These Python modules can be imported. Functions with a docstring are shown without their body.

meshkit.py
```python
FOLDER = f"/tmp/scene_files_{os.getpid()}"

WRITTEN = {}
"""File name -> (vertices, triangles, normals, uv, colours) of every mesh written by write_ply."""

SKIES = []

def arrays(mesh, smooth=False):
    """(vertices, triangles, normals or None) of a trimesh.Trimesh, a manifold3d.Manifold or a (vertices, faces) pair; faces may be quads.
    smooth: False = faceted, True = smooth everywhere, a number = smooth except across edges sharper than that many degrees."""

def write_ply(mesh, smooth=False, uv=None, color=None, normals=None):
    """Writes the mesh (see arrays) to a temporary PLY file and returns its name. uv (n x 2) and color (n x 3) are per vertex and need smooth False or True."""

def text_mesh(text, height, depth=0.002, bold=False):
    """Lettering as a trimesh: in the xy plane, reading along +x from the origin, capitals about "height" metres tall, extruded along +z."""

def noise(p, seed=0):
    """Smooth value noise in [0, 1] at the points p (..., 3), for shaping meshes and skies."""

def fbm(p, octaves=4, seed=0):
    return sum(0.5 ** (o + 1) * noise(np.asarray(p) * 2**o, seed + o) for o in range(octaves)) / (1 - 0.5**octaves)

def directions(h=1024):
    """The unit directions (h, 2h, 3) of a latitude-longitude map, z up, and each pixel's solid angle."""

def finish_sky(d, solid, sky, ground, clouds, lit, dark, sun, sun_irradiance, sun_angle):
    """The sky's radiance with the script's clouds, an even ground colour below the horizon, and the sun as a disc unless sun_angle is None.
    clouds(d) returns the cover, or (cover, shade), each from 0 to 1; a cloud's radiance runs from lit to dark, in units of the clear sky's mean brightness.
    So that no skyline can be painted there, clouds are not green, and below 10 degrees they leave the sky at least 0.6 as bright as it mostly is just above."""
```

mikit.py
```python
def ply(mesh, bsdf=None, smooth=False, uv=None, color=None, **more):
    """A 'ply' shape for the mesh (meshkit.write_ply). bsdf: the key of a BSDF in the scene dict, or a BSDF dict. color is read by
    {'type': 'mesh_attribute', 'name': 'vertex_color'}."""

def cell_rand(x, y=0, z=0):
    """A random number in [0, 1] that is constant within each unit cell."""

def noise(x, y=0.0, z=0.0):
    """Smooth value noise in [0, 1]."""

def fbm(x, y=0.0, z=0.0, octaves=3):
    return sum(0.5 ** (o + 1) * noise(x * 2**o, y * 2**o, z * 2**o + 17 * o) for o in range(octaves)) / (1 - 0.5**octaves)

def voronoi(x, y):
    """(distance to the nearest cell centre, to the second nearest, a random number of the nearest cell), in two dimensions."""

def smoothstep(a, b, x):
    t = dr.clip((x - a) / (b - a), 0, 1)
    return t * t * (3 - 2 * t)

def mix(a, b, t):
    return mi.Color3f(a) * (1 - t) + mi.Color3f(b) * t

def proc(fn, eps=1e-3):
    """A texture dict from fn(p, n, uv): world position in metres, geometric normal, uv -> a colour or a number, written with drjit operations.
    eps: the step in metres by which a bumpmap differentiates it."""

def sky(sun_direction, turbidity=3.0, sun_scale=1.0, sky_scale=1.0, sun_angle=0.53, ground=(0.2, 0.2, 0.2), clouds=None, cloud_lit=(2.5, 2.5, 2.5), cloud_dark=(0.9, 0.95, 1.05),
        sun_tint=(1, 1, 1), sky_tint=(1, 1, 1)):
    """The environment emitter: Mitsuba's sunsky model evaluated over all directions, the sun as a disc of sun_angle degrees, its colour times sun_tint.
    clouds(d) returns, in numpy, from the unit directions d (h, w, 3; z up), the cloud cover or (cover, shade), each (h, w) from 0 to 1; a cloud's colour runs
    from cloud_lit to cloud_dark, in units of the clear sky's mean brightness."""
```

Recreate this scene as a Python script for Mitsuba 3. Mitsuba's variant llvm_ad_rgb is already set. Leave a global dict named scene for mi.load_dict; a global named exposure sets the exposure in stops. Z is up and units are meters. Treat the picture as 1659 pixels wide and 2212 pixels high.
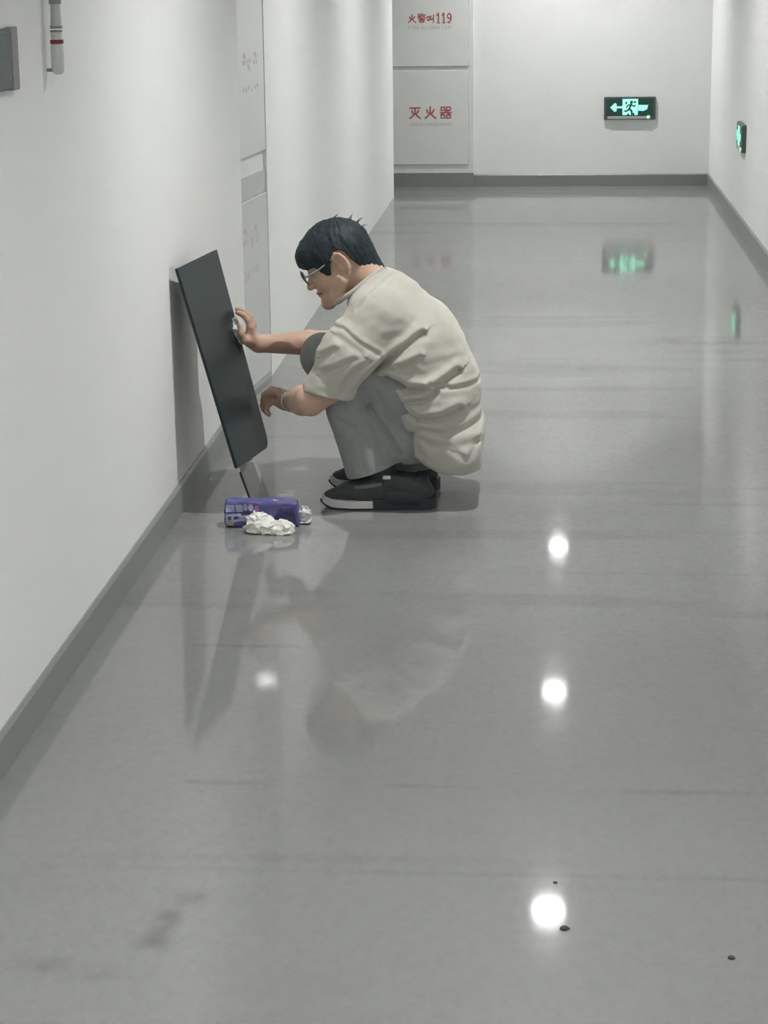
import math, random
import numpy as np, trimesh, manifold3d, mitsuba as mi, drjit as dr
from shapely.geometry import Polygon, LineString
from shapely.ops import unary_union
import mikit, meshkit

random.seed(4); rng = np.random.default_rng(4)
T = mi.ScalarTransform4f
scene, labels = {}, {}

# ------------------------------------------------------------------ camera, light, exposure
EYE = 1.45
PITCH, YAW, ROLL, FOCAL = 0.250866, 0.0789519, -0.0117535, 4584.1
cp, sp, cy, sy = math.cos(PITCH), math.sin(PITCH), math.cos(YAW), math.sin(YAW)
fw = np.array([-sy * cp, cy * cp, -sp]); rt = np.array([cy, sy, 0.0]); up = np.cross(rt, fw)
up = math.cos(ROLL) * up - math.sin(ROLL) * rt
scene['camera'] = {'type': 'perspective', 'fov_axis': 'x', 'fov': 2 * math.degrees(math.atan(829.5 / FOCAL)), 'near_clip': 0.05, 'far_clip': 100.0,
                   'to_world': T().look_at(origin=[0, 0, EYE], target=(np.array([0, 0, EYE]) + fw).tolist(), up=up.tolist())}
exposure = 0.17
LAMP = (112.0, 112.6, 110.0)          # radiance of the ceiling downlights' diffusers
BEAM = (8.0, 8.04, 7.92)               # intensity of their downward beams, W/sr
LAMP_RADIUS = 0.07
CEILING = 2.4
LAMP_SPOTS = [(0.0, -2.7), (0.0, 0.0), (0.0, 2.7), (0.01, 5.45), (0.02, 8.2), (0.05, 10.97), (0.08, 13.95)]

# ------------------------------------------------------------------ helpers
def P(key, mesh, bsdf, smooth=False, label=None, cat=None, group=None, kind=None, **more):
    scene[key] = mikit.ply(mesh, bsdf, smooth=smooth, **more)
    tag(key, label, cat, group, kind)
    return key

def tag(key, label=None, cat=None, group=None, kind=None):
    d = {k: v for k, v in dict(label=label, category=cat, group=group, kind=kind).items() if v}
    if d: labels[key] = d

def bx(x0, x1, y0, y1, z0, z1):
    m = trimesh.creation.box([x1 - x0, y1 - y0, z1 - z0]); m.apply_translation([(x0 + x1) / 2, (y0 + y1) / 2, (z0 + z1) / 2]); return m

def rbox(x0, x1, y0, y1, z0, z1, r=0.003, seg=8):
    """box with rounded edges: hull of eight small spheres"""
    s = manifold3d.Manifold.sphere(r, seg)
    m = manifold3d.Manifold.batch_hull([s.translate([x, y, z]) for x in (x0 + r, x1 - r) for y in (y0 + r, y1 - r) for z in (z0 + r, z1 - r)])
    q = m.to_mesh(); return trimesh.Trimesh(q.vert_properties[:, :3], q.tri_verts, process=False)

def sbox(x0, x1, y0, y1): return Polygon([(x0, y0), (x1, y0), (x1, y1), (x0, y1)])

def cat(ms): return trimesh.util.concatenate(ms)

def extr(poly, d, frame):
    """extrude a shapely shape by d; frame = (origin, u, v): u, v span its plane and u x v is the extrusion"""
    o, u, v = [np.asarray(a, float) for a in frame]
    M = np.eye(4); M[:3, 0] = u; M[:3, 1] = v; M[:3, 2] = np.cross(u, v); M[:3, 3] = o
    rings = [np.array(r.coords)[:-1] for g in getattr(poly, 'geoms', [poly]) for r in (g.exterior, *g.interiors)]
    q = manifold3d.CrossSection(rings, manifold3d.FillRule.EvenOdd).extrude(d).to_mesh(); m = trimesh.Trimesh(q.vert_properties[:, :3], q.tri_verts, process=False)
    m.apply_transform(M)
    if np.linalg.det(M[:3, :3]) < 0: m.invert()
    return m

def tube(pts, r, sides=10):
    p = np.asarray(pts, float); r = np.broadcast_to(r, (len(p),))
    t = np.gradient(p, axis=0); t /= np.linalg.norm(t, axis=1, keepdims=True)
    a = np.cross(t, [0.31, 0.21, 0.93]); a /= np.linalg.norm(a, axis=1, keepdims=True); b = np.cross(t, a)
    ang = np.arange(sides) * 2 * np.pi / sides
    v = (p[:, None] + r[:, None, None] * (np.cos(ang)[None, :, None] * a[:, None] + np.sin(ang)[None, :, None] * b[:, None])).reshape(-1, 3)
    f = []
    for i in range(len(p) - 1):
        for j in range(sides):
            k = (j + 1) % sides
            f += [[i * sides + j, i * sides + k, (i + 1) * sides + k], [i * sides + j, (i + 1) * sides + k, (i + 1) * sides + j]]
    n = len(v); v = np.vstack([v, p[:1], p[-1:]])
    for j in range(sides):
        k = (j + 1) % sides
        f += [[n, k, j], [n + 1, (len(p) - 1) * sides + j, (len(p) - 1) * sides + k]]
    m = trimesh.Trimesh(v, f, process=False); m.fix_normals(); return m

# ---- distance fields on a (possibly uneven) grid, and the surface through them
class Field:
    def __init__(self, xs, ys, zs):
        self.a = [np.asarray(v, np.float32) for v in (xs, ys, zs)]
        self.d = np.full([len(v) for v in self.a], 0.2, np.float32)
    def sub(self, lo, hi, pad):
        sl = []
        for v, l, h in zip(self.a, lo, hi):
            i, j = np.searchsorted(v, [l - pad, h + pad]); sl.append(slice(max(i - 1, 0), min(j + 1, len(v))))
        g = [self.a[0][sl[0]][:, None, None], self.a[1][sl[1]][None, :, None], self.a[2][sl[2]][None, None, :]]
        return tuple(sl), g
    def put(self, sl, e, k):
        o = self.d[sl]
        if k > 0:
            h = np.clip(0.5 + 0.5 * (o - e) / k, 0, 1); self.d[sl] = o * (1 - h) + e * h - k * h * (1 - h)
        else: self.d[sl] = np.minimum(o, e)
    def cone(self, a, b, ra, rb=None, k=0.012, pad=0.05, sc=(1, 1, 1)):
        """a limb segment: sphere-swept from a (radius ra) to b (rb); sc stretches it along the axes"""
        rb = ra if rb is None else rb; a, b, sc = np.array(a, float), np.array(b, float), np.array(sc, float); m = max(ra, rb) * max(sc)
        sl, g = self.sub(np.minimum(a, b) - m, np.maximum(a, b) + m, pad)
        q = [(g[i] - a[i]) / sc[i] for i in range(3)]; ba = (b - a) / sc; L = ba @ ba
        t = np.clip((q[0] * ba[0] + q[1] * ba[1] + q[2] * ba[2]) / max(L, 1e-9), 0, 1)
        e = np.sqrt(sum((q[i] - t * ba[i]) ** 2 for i in range(3))) - (ra + (rb - ra) * t)
        self.put(sl, e.astype(np.float32), k)
    def chain(self, pts, rs, **kw):
        for i in range(len(pts) - 1): self.cone(pts[i], pts[i + 1], rs[i], rs[i + 1], **kw)
    def ell(self, c, R, semi, k=0.012, pad=0.04, carve=False):
        """ellipsoid with semi-axes along the columns of R"""
        c, semi = np.array(c, float), np.array(semi, float); m = max(semi)
        sl, g = self.sub(c - m, c + m, pad)
        q = [g[i] - c[i] for i in range(3)]
        l = [sum(q[i] * R[i, j] for i in range(3)) / semi[j] for j in range(3)]
        k0 = np.sqrt(l[0] ** 2 + l[1] ** 2 + l[2] ** 2); k1 = np.sqrt(sum((l[j] / semi[j]) ** 2 for j in range(3)))
        e = (k0 * (k0 - 1) / np.maximum(k1, 1e-6)).astype(np.float32)
        if carve:
            o = self.d[sl]; h = np.clip(0.5 - 0.5 * (o + e) / max(k, 1e-6), 0, 1); self.d[sl] = o * (1 - h) - e * h + k * h * (1 - h)
        else: self.put(sl, e, k)
    def grid(self): return np.broadcast_arrays(self.a[0][:, None, None], self.a[1][None, :, None], self.a[2][None, None, :])
    def mesh(self):
        d = self.d; n = np.array(d.shape); s = d < 0
        c = np.zeros(n - 1, np.uint8)
        for i, j, k in np.ndindex(2, 2, 2): c += s[i:n[0] - 1 + i, j:n[1] - 1 + j, k:n[2] - 1 + k]
        I = np.argwhere((c > 0) & (c < 8)); idx = np.full(n - 1, -1, np.int64); idx[tuple(I.T)] = np.arange(len(I))
        acc, cnt = np.zeros((len(I), 3)), np.zeros(len(I)); C = [np.array(v) for v in np.ndindex(2, 2, 2)]
        X = lambda I: np.stack([self.a[q][I[:, q]] for q in range(3)], 1).astype(float)
        for p in range(8):
            for q in range(p + 1, 8):
                if np.abs(C[p] - C[q]).sum() != 1: continue
                A, B = I + C[p], I + C[q]; va, vb = d[tuple(A.T)].astype(float), d[tuple(B.T)].astype(float); on = (va < 0) != (vb < 0)
                t = (va / np.where(on, va - vb, 1))[:, None]; pt = X(A) * (1 - t) + X(B) * t
                acc[on] += pt[on]; cnt[on] += 1
        v = acc / cnt[:, None]; F = []
        for ax in range(3):
            u, w = (ax + 1) % 3, (ax + 2) % 3; e = np.eye(3, dtype=int)
            lo = [slice(None)] * 3; hi = [slice(None)] * 3; lo[ax] = slice(0, -1); hi[ax] = slice(1, None)
            for q in (u, w): lo[q] = slice(1, -1); hi[q] = slice(1, -1)
            a, b = s[tuple(lo)], s[tuple(hi)]; E = np.argwhere(a != b); inside = a[tuple(E.T)]; E = E + e[u] + e[w]
            c4 = [idx[tuple((E - o).T)] for o in (e[u] + e[w], e[w], 0 * e[u], e[u])]
            Q = np.stack(c4, 1); Q[~inside] = Q[~inside][:, ::-1]; F.append(Q)
        Q = np.vstack(F); Q = Q[(Q >= 0).all(1)]
        m = trimesh.Trimesh(v, np.vstack([Q[:, [0, 1, 2]], Q[:, [0, 2, 3]]]), process=False)
        return m

def span(*runs):
    """grid lines: runs of (from, to, step)"""
    out = [runs[0][0]]
    for a, b, st in runs: k = max(1, round((b - out[-1]) / st)); out += list(np.linspace(out[-1], b, k + 1)[1:])
    return np.array(out)

def seg_dist(x, z, pts):
    """distance in the xz plane to a polyline, with the side (positive above it)"""
    best, side = np.full(x.shape, 9.0, np.float32), np.zeros(x.shape, np.float32)
    for (ax, az), (bx_, bz) in zip(pts[:-1], pts[1:]):
        dx, dz = bx_ - ax, bz - az; t = np.clip(((x - ax) * dx + (z - az) * dz) / (dx * dx + dz * dz), 0, 1)
        ex, ez = x - ax - t * dx, z - az - t * dz; e = np.sqrt(ex * ex + ez * ez); s = np.sign(dx * ez - dz * ex)
        m = e < best; best = np.where(m, e, best); side = np.where(m, s, side)
    return best, side

def poly_sd(x, z, pts):
    """signed distance to a polygon in the plane"""
    pts = np.array(pts, float); d = np.full(x.shape, 9.0, np.float32); s = np.ones(x.shape, np.float32); n = len(pts)
    for i in range(n):
        a, b = pts[i], pts[i - 1]; e = b - a; wx, wz = x - a[0], z - a[1]
        t = np.clip((wx * e[0] + wz * e[1]) / (e @ e), 0, 1); d = np.minimum(d, (wx - e[0] * t) ** 2 + (wz - e[1] * t) ** 2)
        c1, c2, c3 = z >= a[1], z < b[1], e[0] * wz > e[1] * wx
        s = np.where((c1 & c2 & c3) | (~c1 & ~c2 & ~c3), -s, s)
    return s * np.sqrt(d)

# ------------------------------------------------------------------ materials
def rgb(*c): return {'type': 'rgb', 'value': list(c)}
def mat(name, c, rough=0.6, **k):
    scene[name] = {'type': 'twosided', 'b': {'type': 'principled', 'base_color': rgb(*c) if isinstance(c, tuple) else c, 'roughness': rough, **k}}

N, FB = mikit.noise, mikit.fbm
def wall_col(p, n, uv):
    m = 0.97 + 0.05 * FB(p.x * 1.3, p.y * 1.3, p.z * 1.3)
    return mi.Color3f(0.785, 0.789, 0.777) * m
mat('wall_paint', mikit.proc(wall_col), 0.55, specular=0.3)
mat('ceiling_paint', (0.62, 0.62, 0.61), 0.9)
BLOTS = [(-0.592, 3.04, 0.022, 0.06, 0.30), (-0.60, 2.965, 0.03, 0.03, 0.28), (-0.575, 3.13, 0.03, 0.03, 0.25), (-0.74, 2.88, 0.06, 0.03, 0.2), (-0.66, 2.845, 0.03, 0.015, 0.15), (0.49, 8.42, 0.05, 0.07, 0.22), (0.62, 8.35, 0.22, 0.06, 0.14), (0.66, 8.17, 0.18, 0.05, 0.10), (0.2, 7.8, 0.25, 0.05, 0.12),
         (-0.60, 3.629, 0.08, 0.012, 0.14), (-0.21, 3.629, 0.08, 0.011, 0.12), (0.26, 3.62, 0.17, 0.014, 0.11), (-0.05, 3.245, 0.9, 0.012, 0.08), (-0.66, 4.44, 0.13, 0.010, 0.16), (0.2, 5.05, 0.5, 0.012, 0.06), (0.1, 5.45, 0.9, 0.02, 0.06)]
def floor_col(p, n, uv):
    x, y = p.x, p.y
    m = 0.90 + 0.13 * FB(x * 1.7, y * 0.9, 3.0, 4) + 0.07 * (N(x * 90, y * 60, 1.0) - 0.5) + 0.05 * (N(x * 260, y * 180, 5.0) - 0.5)
    m = m * (1 - 0.10 * mikit.smoothstep(0.62, 0.80, FB(x * 0.8 + 3, y * 5.0, 8.0)))
    for (bx_, by, rx, ry, a) in BLOTS:
        q = dr.square((x - bx_) / rx) + dr.square((y - by) / ry)
        m = m * (1 - a * dr.exp(-q) * (0.4 + 1.0 * N(x * 40, y * 30, 2.0)))
    return mi.Color3f(0.250, 0.254, 0.250) * m
FC = mikit.proc(floor_col)
def floor_blend(p, n, uv):
    return 0.20 + 0.16 * FB(p.x * 2.2, p.y * 2.2, 6.0)
scene['floor_coat'] = {'type': 'blendbsdf', 'weight': mikit.proc(floor_blend),
    'a': {'type': 'roughplastic', 'distribution': 'ggx', 'alpha': 0.0035, 'int_ior': 1.75, 'diffuse_reflectance': FC, 'nonlinear': False},
    'b': {'type': 'roughplastic', 'distribution': 'ggx', 'alpha': 0.10, 'int_ior': 1.75, 'diffuse_reflectance': FC, 'nonlinear': False}}
mat('baseboard_paint', (0.205, 0.225, 0.212), 0.35)
mat('white_metal', (0.70, 0.71, 0.70), 0.4)
scene['white_enamel'] = {'type': 'roughplastic', 'distribution': 'ggx', 'alpha': 0.004, 'int_ior': 1.55, 'diffuse_reflectance': rgb(0.70, 0.705, 0.695)}
mat('seam_grey', (0.42, 0.44, 0.43), 0.6)
mat('band_grey', (0.50, 0.51, 0.51), 0.5)
mat('red_print', (0.36, 0.10, 0.09), 0.6)
mat('grey_print', (0.46, 0.43, 0.42), 0.6)
mat('faint_print', (0.56, 0.55, 0.55), 0.6)
mat('dark_slot', (0.10, 0.10, 0.10), 0.6)
mat('slab_black', (0.020, 0.032, 0.035), 0.40, specular=0.35)
mat('post_metal', (0.40, 0.385, 0.36), 0.5, metallic=0.2)
mat('dark_rubber', (0.022, 0.026, 0.028), 0.6)
mat('box_dark', (0.05, 0.075, 0.08), 0.4)
mat('box_grey', (0.24, 0.24, 0.235), 0.45, metallic=0.3)
mat('rod_metal', (0.55, 0.57, 0.56), 0.3, metallic=0.5)
mat('rod_pale', (0.62, 0.64, 0.63), 0.35)
mat('rod_dark', (0.25, 0.27, 0.27), 0.35)
mat('rod_red', (0.20, 0.025, 0.04), 0.4)
mat('lamp_white', (0.8, 0.8, 0.8), 0.5)
scene['lamp_off'] = {'type': 'diffuse', 'reflectance': rgb(0.6, 0.6, 0.6)}
def skin_col(p, n, uv):
    m = FB(p.x * 30, p.y * 30, p.z * 30)
    return mikit.mix((0.50, 0.325, 0.240), (0.60, 0.41, 0.31), m)
mat('skin', mikit.proc(skin_col), 0.5, specular=0.4)
def hair_col(p, n, uv):
    return mikit.mix((0.009, 0.015, 0.019), (0.026, 0.037, 0.044), N(p.x * 500, p.y * 500, p.z * 160))
mat('hair', mikit.proc(hair_col), 0.62, specular=0.3)
def shirt_col(p, n, uv):
    return mi.Color3f(0.475, 0.461, 0.411) * (0.94 + 0.08 * FB(p.x * 60, p.y * 60, p.z * 60))
mat('shirt_cloth', mikit.proc(shirt_col), 0.9, sheen=0.3)
def trouser_col(p, n, uv):
    return mi.Color3f(0.265, 0.283, 0.272) * (0.9 + 0.18 * FB(p.x * 80, p.y * 80, p.z * 80))
mat('trouser_cloth', mikit.proc(trouser_col), 0.85, sheen=0.2)
mat('shoe_upper', (0.040, 0.046, 0.048), 0.6)
mat('shoe_dark', (0.020, 0.028, 0.032), 0.55)
mat('shoe_white', (0.62, 0.61, 0.61), 0.5)
mat('shoe_strap', (0.16, 0.16, 0.155), 0.6)
mat('glasses_metal', (0.09, 0.095, 0.1), 0.3, metallic=0.4)
mat('temple_grey', (0.33, 0.35, 0.36), 0.35, metallic=0.3)
scene['lens_glass'] = {'type': 'thindielectric', 'int_ior': 1.5}
mat('eye_white', (0.6, 0.58, 0.56), 0.3)
mat('iris_dark', (0.02, 0.015, 0.012), 0.2)
mat('lip_skin', (0.27, 0.11, 0.09), 0.5)
mat('tissue_white', (0.80, 0.79, 0.74), 0.95)
mat('tissue_white_thin', (0.72, 0.73, 0.72), 0.95)
mat('band_silver', (0.6, 0.6, 0.6), 0.3, metallic=0.5)
mat('crumb_dark', (0.05, 0.05, 0.05), 0.7)
mat('housing_black', (0.07, 0.085, 0.09), 0.4)
mat('housing_grey', (0.40, 0.41, 0.40), 0.4)
mat('dial_dark', (0.02, 0.07, 0.055), 0.3)
mat('pack_purple', (0.085, 0.080, 0.235), 0.35)
mat('pack_lilac', (0.40, 0.42, 0.62), 0.4)
mat('pack_deep', (0.035, 0.04, 0.115), 0.35)
mat('pack_pink', (0.36, 0.14, 0.30), 0.4)
mat('pack_clear', (0.60, 0.61, 0.60), 0.3)
mat('pack_tan', (0.36, 0.34, 0.30), 0.4)

# ------------------------------------------------------------------ the corridor
XL, XR, Y0, YB, YE = -1.012, 1.073, -5.0, 14.577, 13.93
S = dict(kind='structure')
P('floor', bx(-1.9, XR + 0.12, Y0 - 0.12, YB + 0.12, -0.1, 0.0), 'floor_coat', label='glossy grey sealed corridor floor with lamp reflections', **S)
P('ceiling', bx(-1.9, XR + 0.12, Y0 - 0.12, YB + 0.12, CEILING, CEILING + 0.1), 'ceiling_paint', label='white corridor ceiling', **S)
P('wall_right', bx(XR, XR + 0.12, Y0, YB, 0, CEILING), 'wall_paint', label='white right corridor wall', **S)
P('wall_back', bx(-1.9, XR + 0.12, YB, YB + 0.12, 0, CEILING), 'wall_paint', label='white end wall of the corridor', **S)
P('wall_front', bx(-1.9, XR + 0.12, Y0 - 0.12, Y0, 0, CEILING), 'wall_paint', label='white wall behind the viewer', **S)
CY0, CY1 = 6.985, 7.64               # recess of the flush cabinet in the left wall
P('wall_left', cat([bx(XL - 0.5, XL, Y0, CY0, 0, CEILING), bx(XL - 0.5, XL - 0.17, CY0, CY1, 0, CEILING), bx(XL - 0.5, XL, CY1, YE, 0, CEILING)]), 'wall_paint', label='white left corridor wall', **S)
P('wall_niche', bx(-1.9, XL - 0.5, YE - 0.12, YB, 0, CEILING), 'wall_paint', label='white side wall of the niche beyond the left wall', **S)
BH, BT = 0.082, 0.010
def skirting(y0, y1, x, s):
    pts = [(0, 0), (BT, 0), (BT, BH - 0.008), (BT - 0.006, BH), (0, BH)]
    return extr(Polygon([(s * a, b) for a, b in pts]), y1 - y0, ((x, y1, 0), (1, 0, 0), (0, 0, 1)))
P('baseboard_left', skirting(Y0, CY0, XL, 1), 'baseboard_paint', label='grey baseboard along the left wall', **S)
P('baseboard_right', skirting(Y0, YB, XR, -1), 'baseboard_paint', label='grey baseboard along the right wall', **S)
bb = extr(Polygon([(0, 0), (BT, 0), (BT, BH - 0.008), (BT - 0.006, BH), (0, BH)]), XR - BT - (-0.512), ((XR - BT, YB, 0), (0, -1, 0), (0, 0, 1)))
P('baseboard_back', cat([bb, bx(-1.5, -0.512, YB - 0.03, YB, 0, 0.093)]), 'baseboard_paint', label='grey baseboard of the end wall, taller under the fire cabinet', **S)

# ---- ceiling downlights (seen only as reflections in the floor)
def annulus(r0, r1, h, n=40):
    a = np.linspace(0, 2 * np.pi, n, endpoint=False); c = np.stack([np.cos(a), np.sin(a)], 1)
    return trimesh.creation.extrude_polygon(Polygon(c * r1, [c * r0]), h, engine='earcut')
LAMP_LABEL = ['round ceiling downlight farthest behind the viewer', 'round ceiling downlight straight above the viewer', 'round ceiling downlight just in front of the viewer', 'round ceiling downlight over the squatting person',
    'round ceiling downlight mirrored as the bright spot nearest in the floor', 'round ceiling downlight mirrored as the middle bright spot in the floor', 'round ceiling downlight before the end wall, mirrored as the farthest bright spot']
for i, (lx, ly) in enumerate(LAMP_SPOTS):
    key = 'ceiling_downlight' + (f'_{i:03d}' if i else '')
    ring = annulus(LAMP_RADIUS + 0.002, LAMP_RADIUS + 0.022, 0.030); ring.apply_translation([lx, ly, CEILING - 0.030])
    P(key + '__trim_ring', ring, 'lamp_white')
    a = np.linspace(0, 2 * np.pi, 40, endpoint=False); v = np.vstack([np.stack([lx + LAMP_RADIUS * np.cos(a), ly + LAMP_RADIUS * np.sin(a), 0 * a + CEILING - 0.012], 1), [[lx, ly, CEILING - 0.012]]])
    disc = trimesh.Trimesh(v, [[(j + 1) % 40, j, 40] for j in range(40)], process=False)
    scene[key + '__diffuser'] = mikit.ply(disc, 'lamp_off', emitter={'type': 'area', 'radiance': rgb(*LAMP)})
    scene[key + '__beam'] = {'type': 'spot', 'intensity': rgb(*[b * (1.2 if i == 6 else 1.12 if i in (2, 3) else 1.0) for b in BEAM]), 'beam_width': 16.0, 'cutoff_angle': 62.0, 'to_world': T().look_at(origin=[lx, ly, CEILING - 0.035], target=[lx, ly, 0], up=[0, 1, 0])}
    tag(key, LAMP_LABEL[i], 'ceiling light', 'round ceiling downlights in a row')

# ------------------------------------------------------------------ lettering drawn by strokes, in a unit square
HUO = [[(.22, .70), (.29, .48)], [(.82, .72), (.68, .50)], [(.5, .97), (.5, .58), (.40, .32), (.08, .03)], [(.5, .58), (.62, .30), (.94, .03)]]
MIE = [[(.08, .90), (.92, .90)], [(.24, .64), (.31, .44)], [(.80, .66), (.67, .46)], [(.5, .90), (.5, .52), (.40, .28), (.08, .03)], [(.5, .52), (.62, .28), (.94, .03)]]
def sq(x0, x1, y0, y1): return [(x0, y0), (x0, y1), (x1, y1), (x1, y0), (x0, y0)]
QI = [sq(.10, .42, .70, .96), sq(.58, .90, .70, .96), sq(.10, .42, .03, .28), sq(.58, .90, .03, .28), [(.04, .50), (.96, .50)], [(.50, .68), (.46, .50), (.08, .32)], [(.50, .50), (.92, .32)], [(.64, .64), (.72, .57)]]
JING = [[(.04, .90), (.48, .90)], [(.16, .99), (.16, .82)], [(.36, .99), (.36, .82)], [(.12, .80), (.06, .64)], [(.10, .74), (.46, .74), (.43, .53), (.36, .55)], sq(.14, .32, .58, .68),
        [(.62, .99), (.50, .76)], [(.56, .87), (.97, .87)], [(.86, .86), (.72, .66), (.50, .54)], [(.60, .76), (.97, .54)], [(.10, .45), (.90, .45)], [(.5, .52), (.5, .46)], [(.22, .35), (.78, .35)], [(.22, .26), (.78, .26)], sq(.24, .76, .03, .17)]
JIAO = [sq(.06, .34, .30, .78), [(.52, .84), (.52, .38), (.72, .46)], [(.86, .96), (.86, .04)]]
def strokes(gl, w, width): return unary_union([LineString([(x * w, y * w) for x, y in s]).buffer(width / 2, cap_style='square') for s in gl])

# ------------------------------------------------------------------ fire cabinet on the end wall
FX0, FX1, FY = -1.50, -0.512, YB - 0.028
P('fire_cabinet__frame', rbox(FX0, FX1, FY, YB, 0.093, 1.62, 0.003), 'white_metal')
def cab_door(key, x0, x1, z0, z1, y):
    P(key, rbox(x0, x1, y - 0.010, y, z0, z1, 0.003), 'white_metal')
    g = 0.004
    seam = cat([bx(x0 - g, x1 + g, y - 0.0015, y, z0 - g, z0), bx(x0 - g, x1 + g, y - 0.0015, y, z1, z1 + g), bx(x1, x1 + g, y - 0.0015, y, z0, z1), bx(x0 - g, x0, y - 0.0015, y, z0, z1)])
    P(key + '__seam', seam, 'seam_grey', label='thin grey gap around the door')
cab_door('fire_cabinet__door', -1.03 - 0.34, -0.548, 0.152, 0.780, FY)
cab_door('fire_cabinet__door_001', -1.03 - 0.34, -0.548, 0.806, 1.58, FY)
lab_y = FY - 0.0125
def put_text(key, shp, x, z, bs, label):
    P(key, extr(shp, 0.0012, ((x, lab_y + 0.0015, z), (1, 0, 0), (0, 0, 1))), bs, label=label)
from shapely import affinity as AF
def row(items): return unary_union([AF.translate(s, dx, 0) for s, dx in items])
big = 0.082
for i, (gl, w_, dx) in enumerate([(MIE, .0105, 0), (HUO, .0105, .103), (QI, .0085, .208)]): put_text('fire_cabinet__door__character' + (f'_{i:03d}' if i else ''), strokes(gl, .078, w_), -0.947 + dx, 0.462, 'red_print', 'red character on the lower door')
def digit(ch, h):
    W_ = h * 0.5
    if ch == '1': return unary_union([LineString([(W_ * .2, h * .8), (W_ * .5, h), (W_ * .5, 0)]).buffer(h * .075, cap_style='square'), LineString([(W_ * .2, 0), (W_ * .8, 0)]).buffer(h * .05, cap_style='square')])
    c = Polygon([(W_ * .5 + W_ * .42 * math.cos(t), h * .70 + h * .29 * math.sin(t)) for t in np.linspace(0, 2 * np.pi, 24)[:-1]])
    return unary_union([c.buffer(h * .04).difference(c.buffer(-h * .10)), LineString([(W_ * .9, h * .68), (W_ * .80, h * .25), (W_ * .5, 0), (W_ * .2, h * .05)]).buffer(h * .075)])
for i, (gl, sz, w_, dx) in enumerate([(HUO, .054, .008, 0), (JING, .058, .0054, .064), (JIAO, .050, .0075, .128)]): put_text('fire_cabinet__door_001__character' + (f'_{i:03d}' if i else ''), strokes(gl, sz, w_), -0.951 + dx, 1.094, 'red_print', 'red character on the upper door')
for i, (ch, dx) in enumerate([('1', 0), ('1', .036), ('9', .072)]): put_text('fire_cabinet__door_001__digit' + (f'_{i:03d}' if i else ''), digit(ch, .062), -0.762 + dx, 1.092, 'red_print', 'red digit ' + ch)
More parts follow.
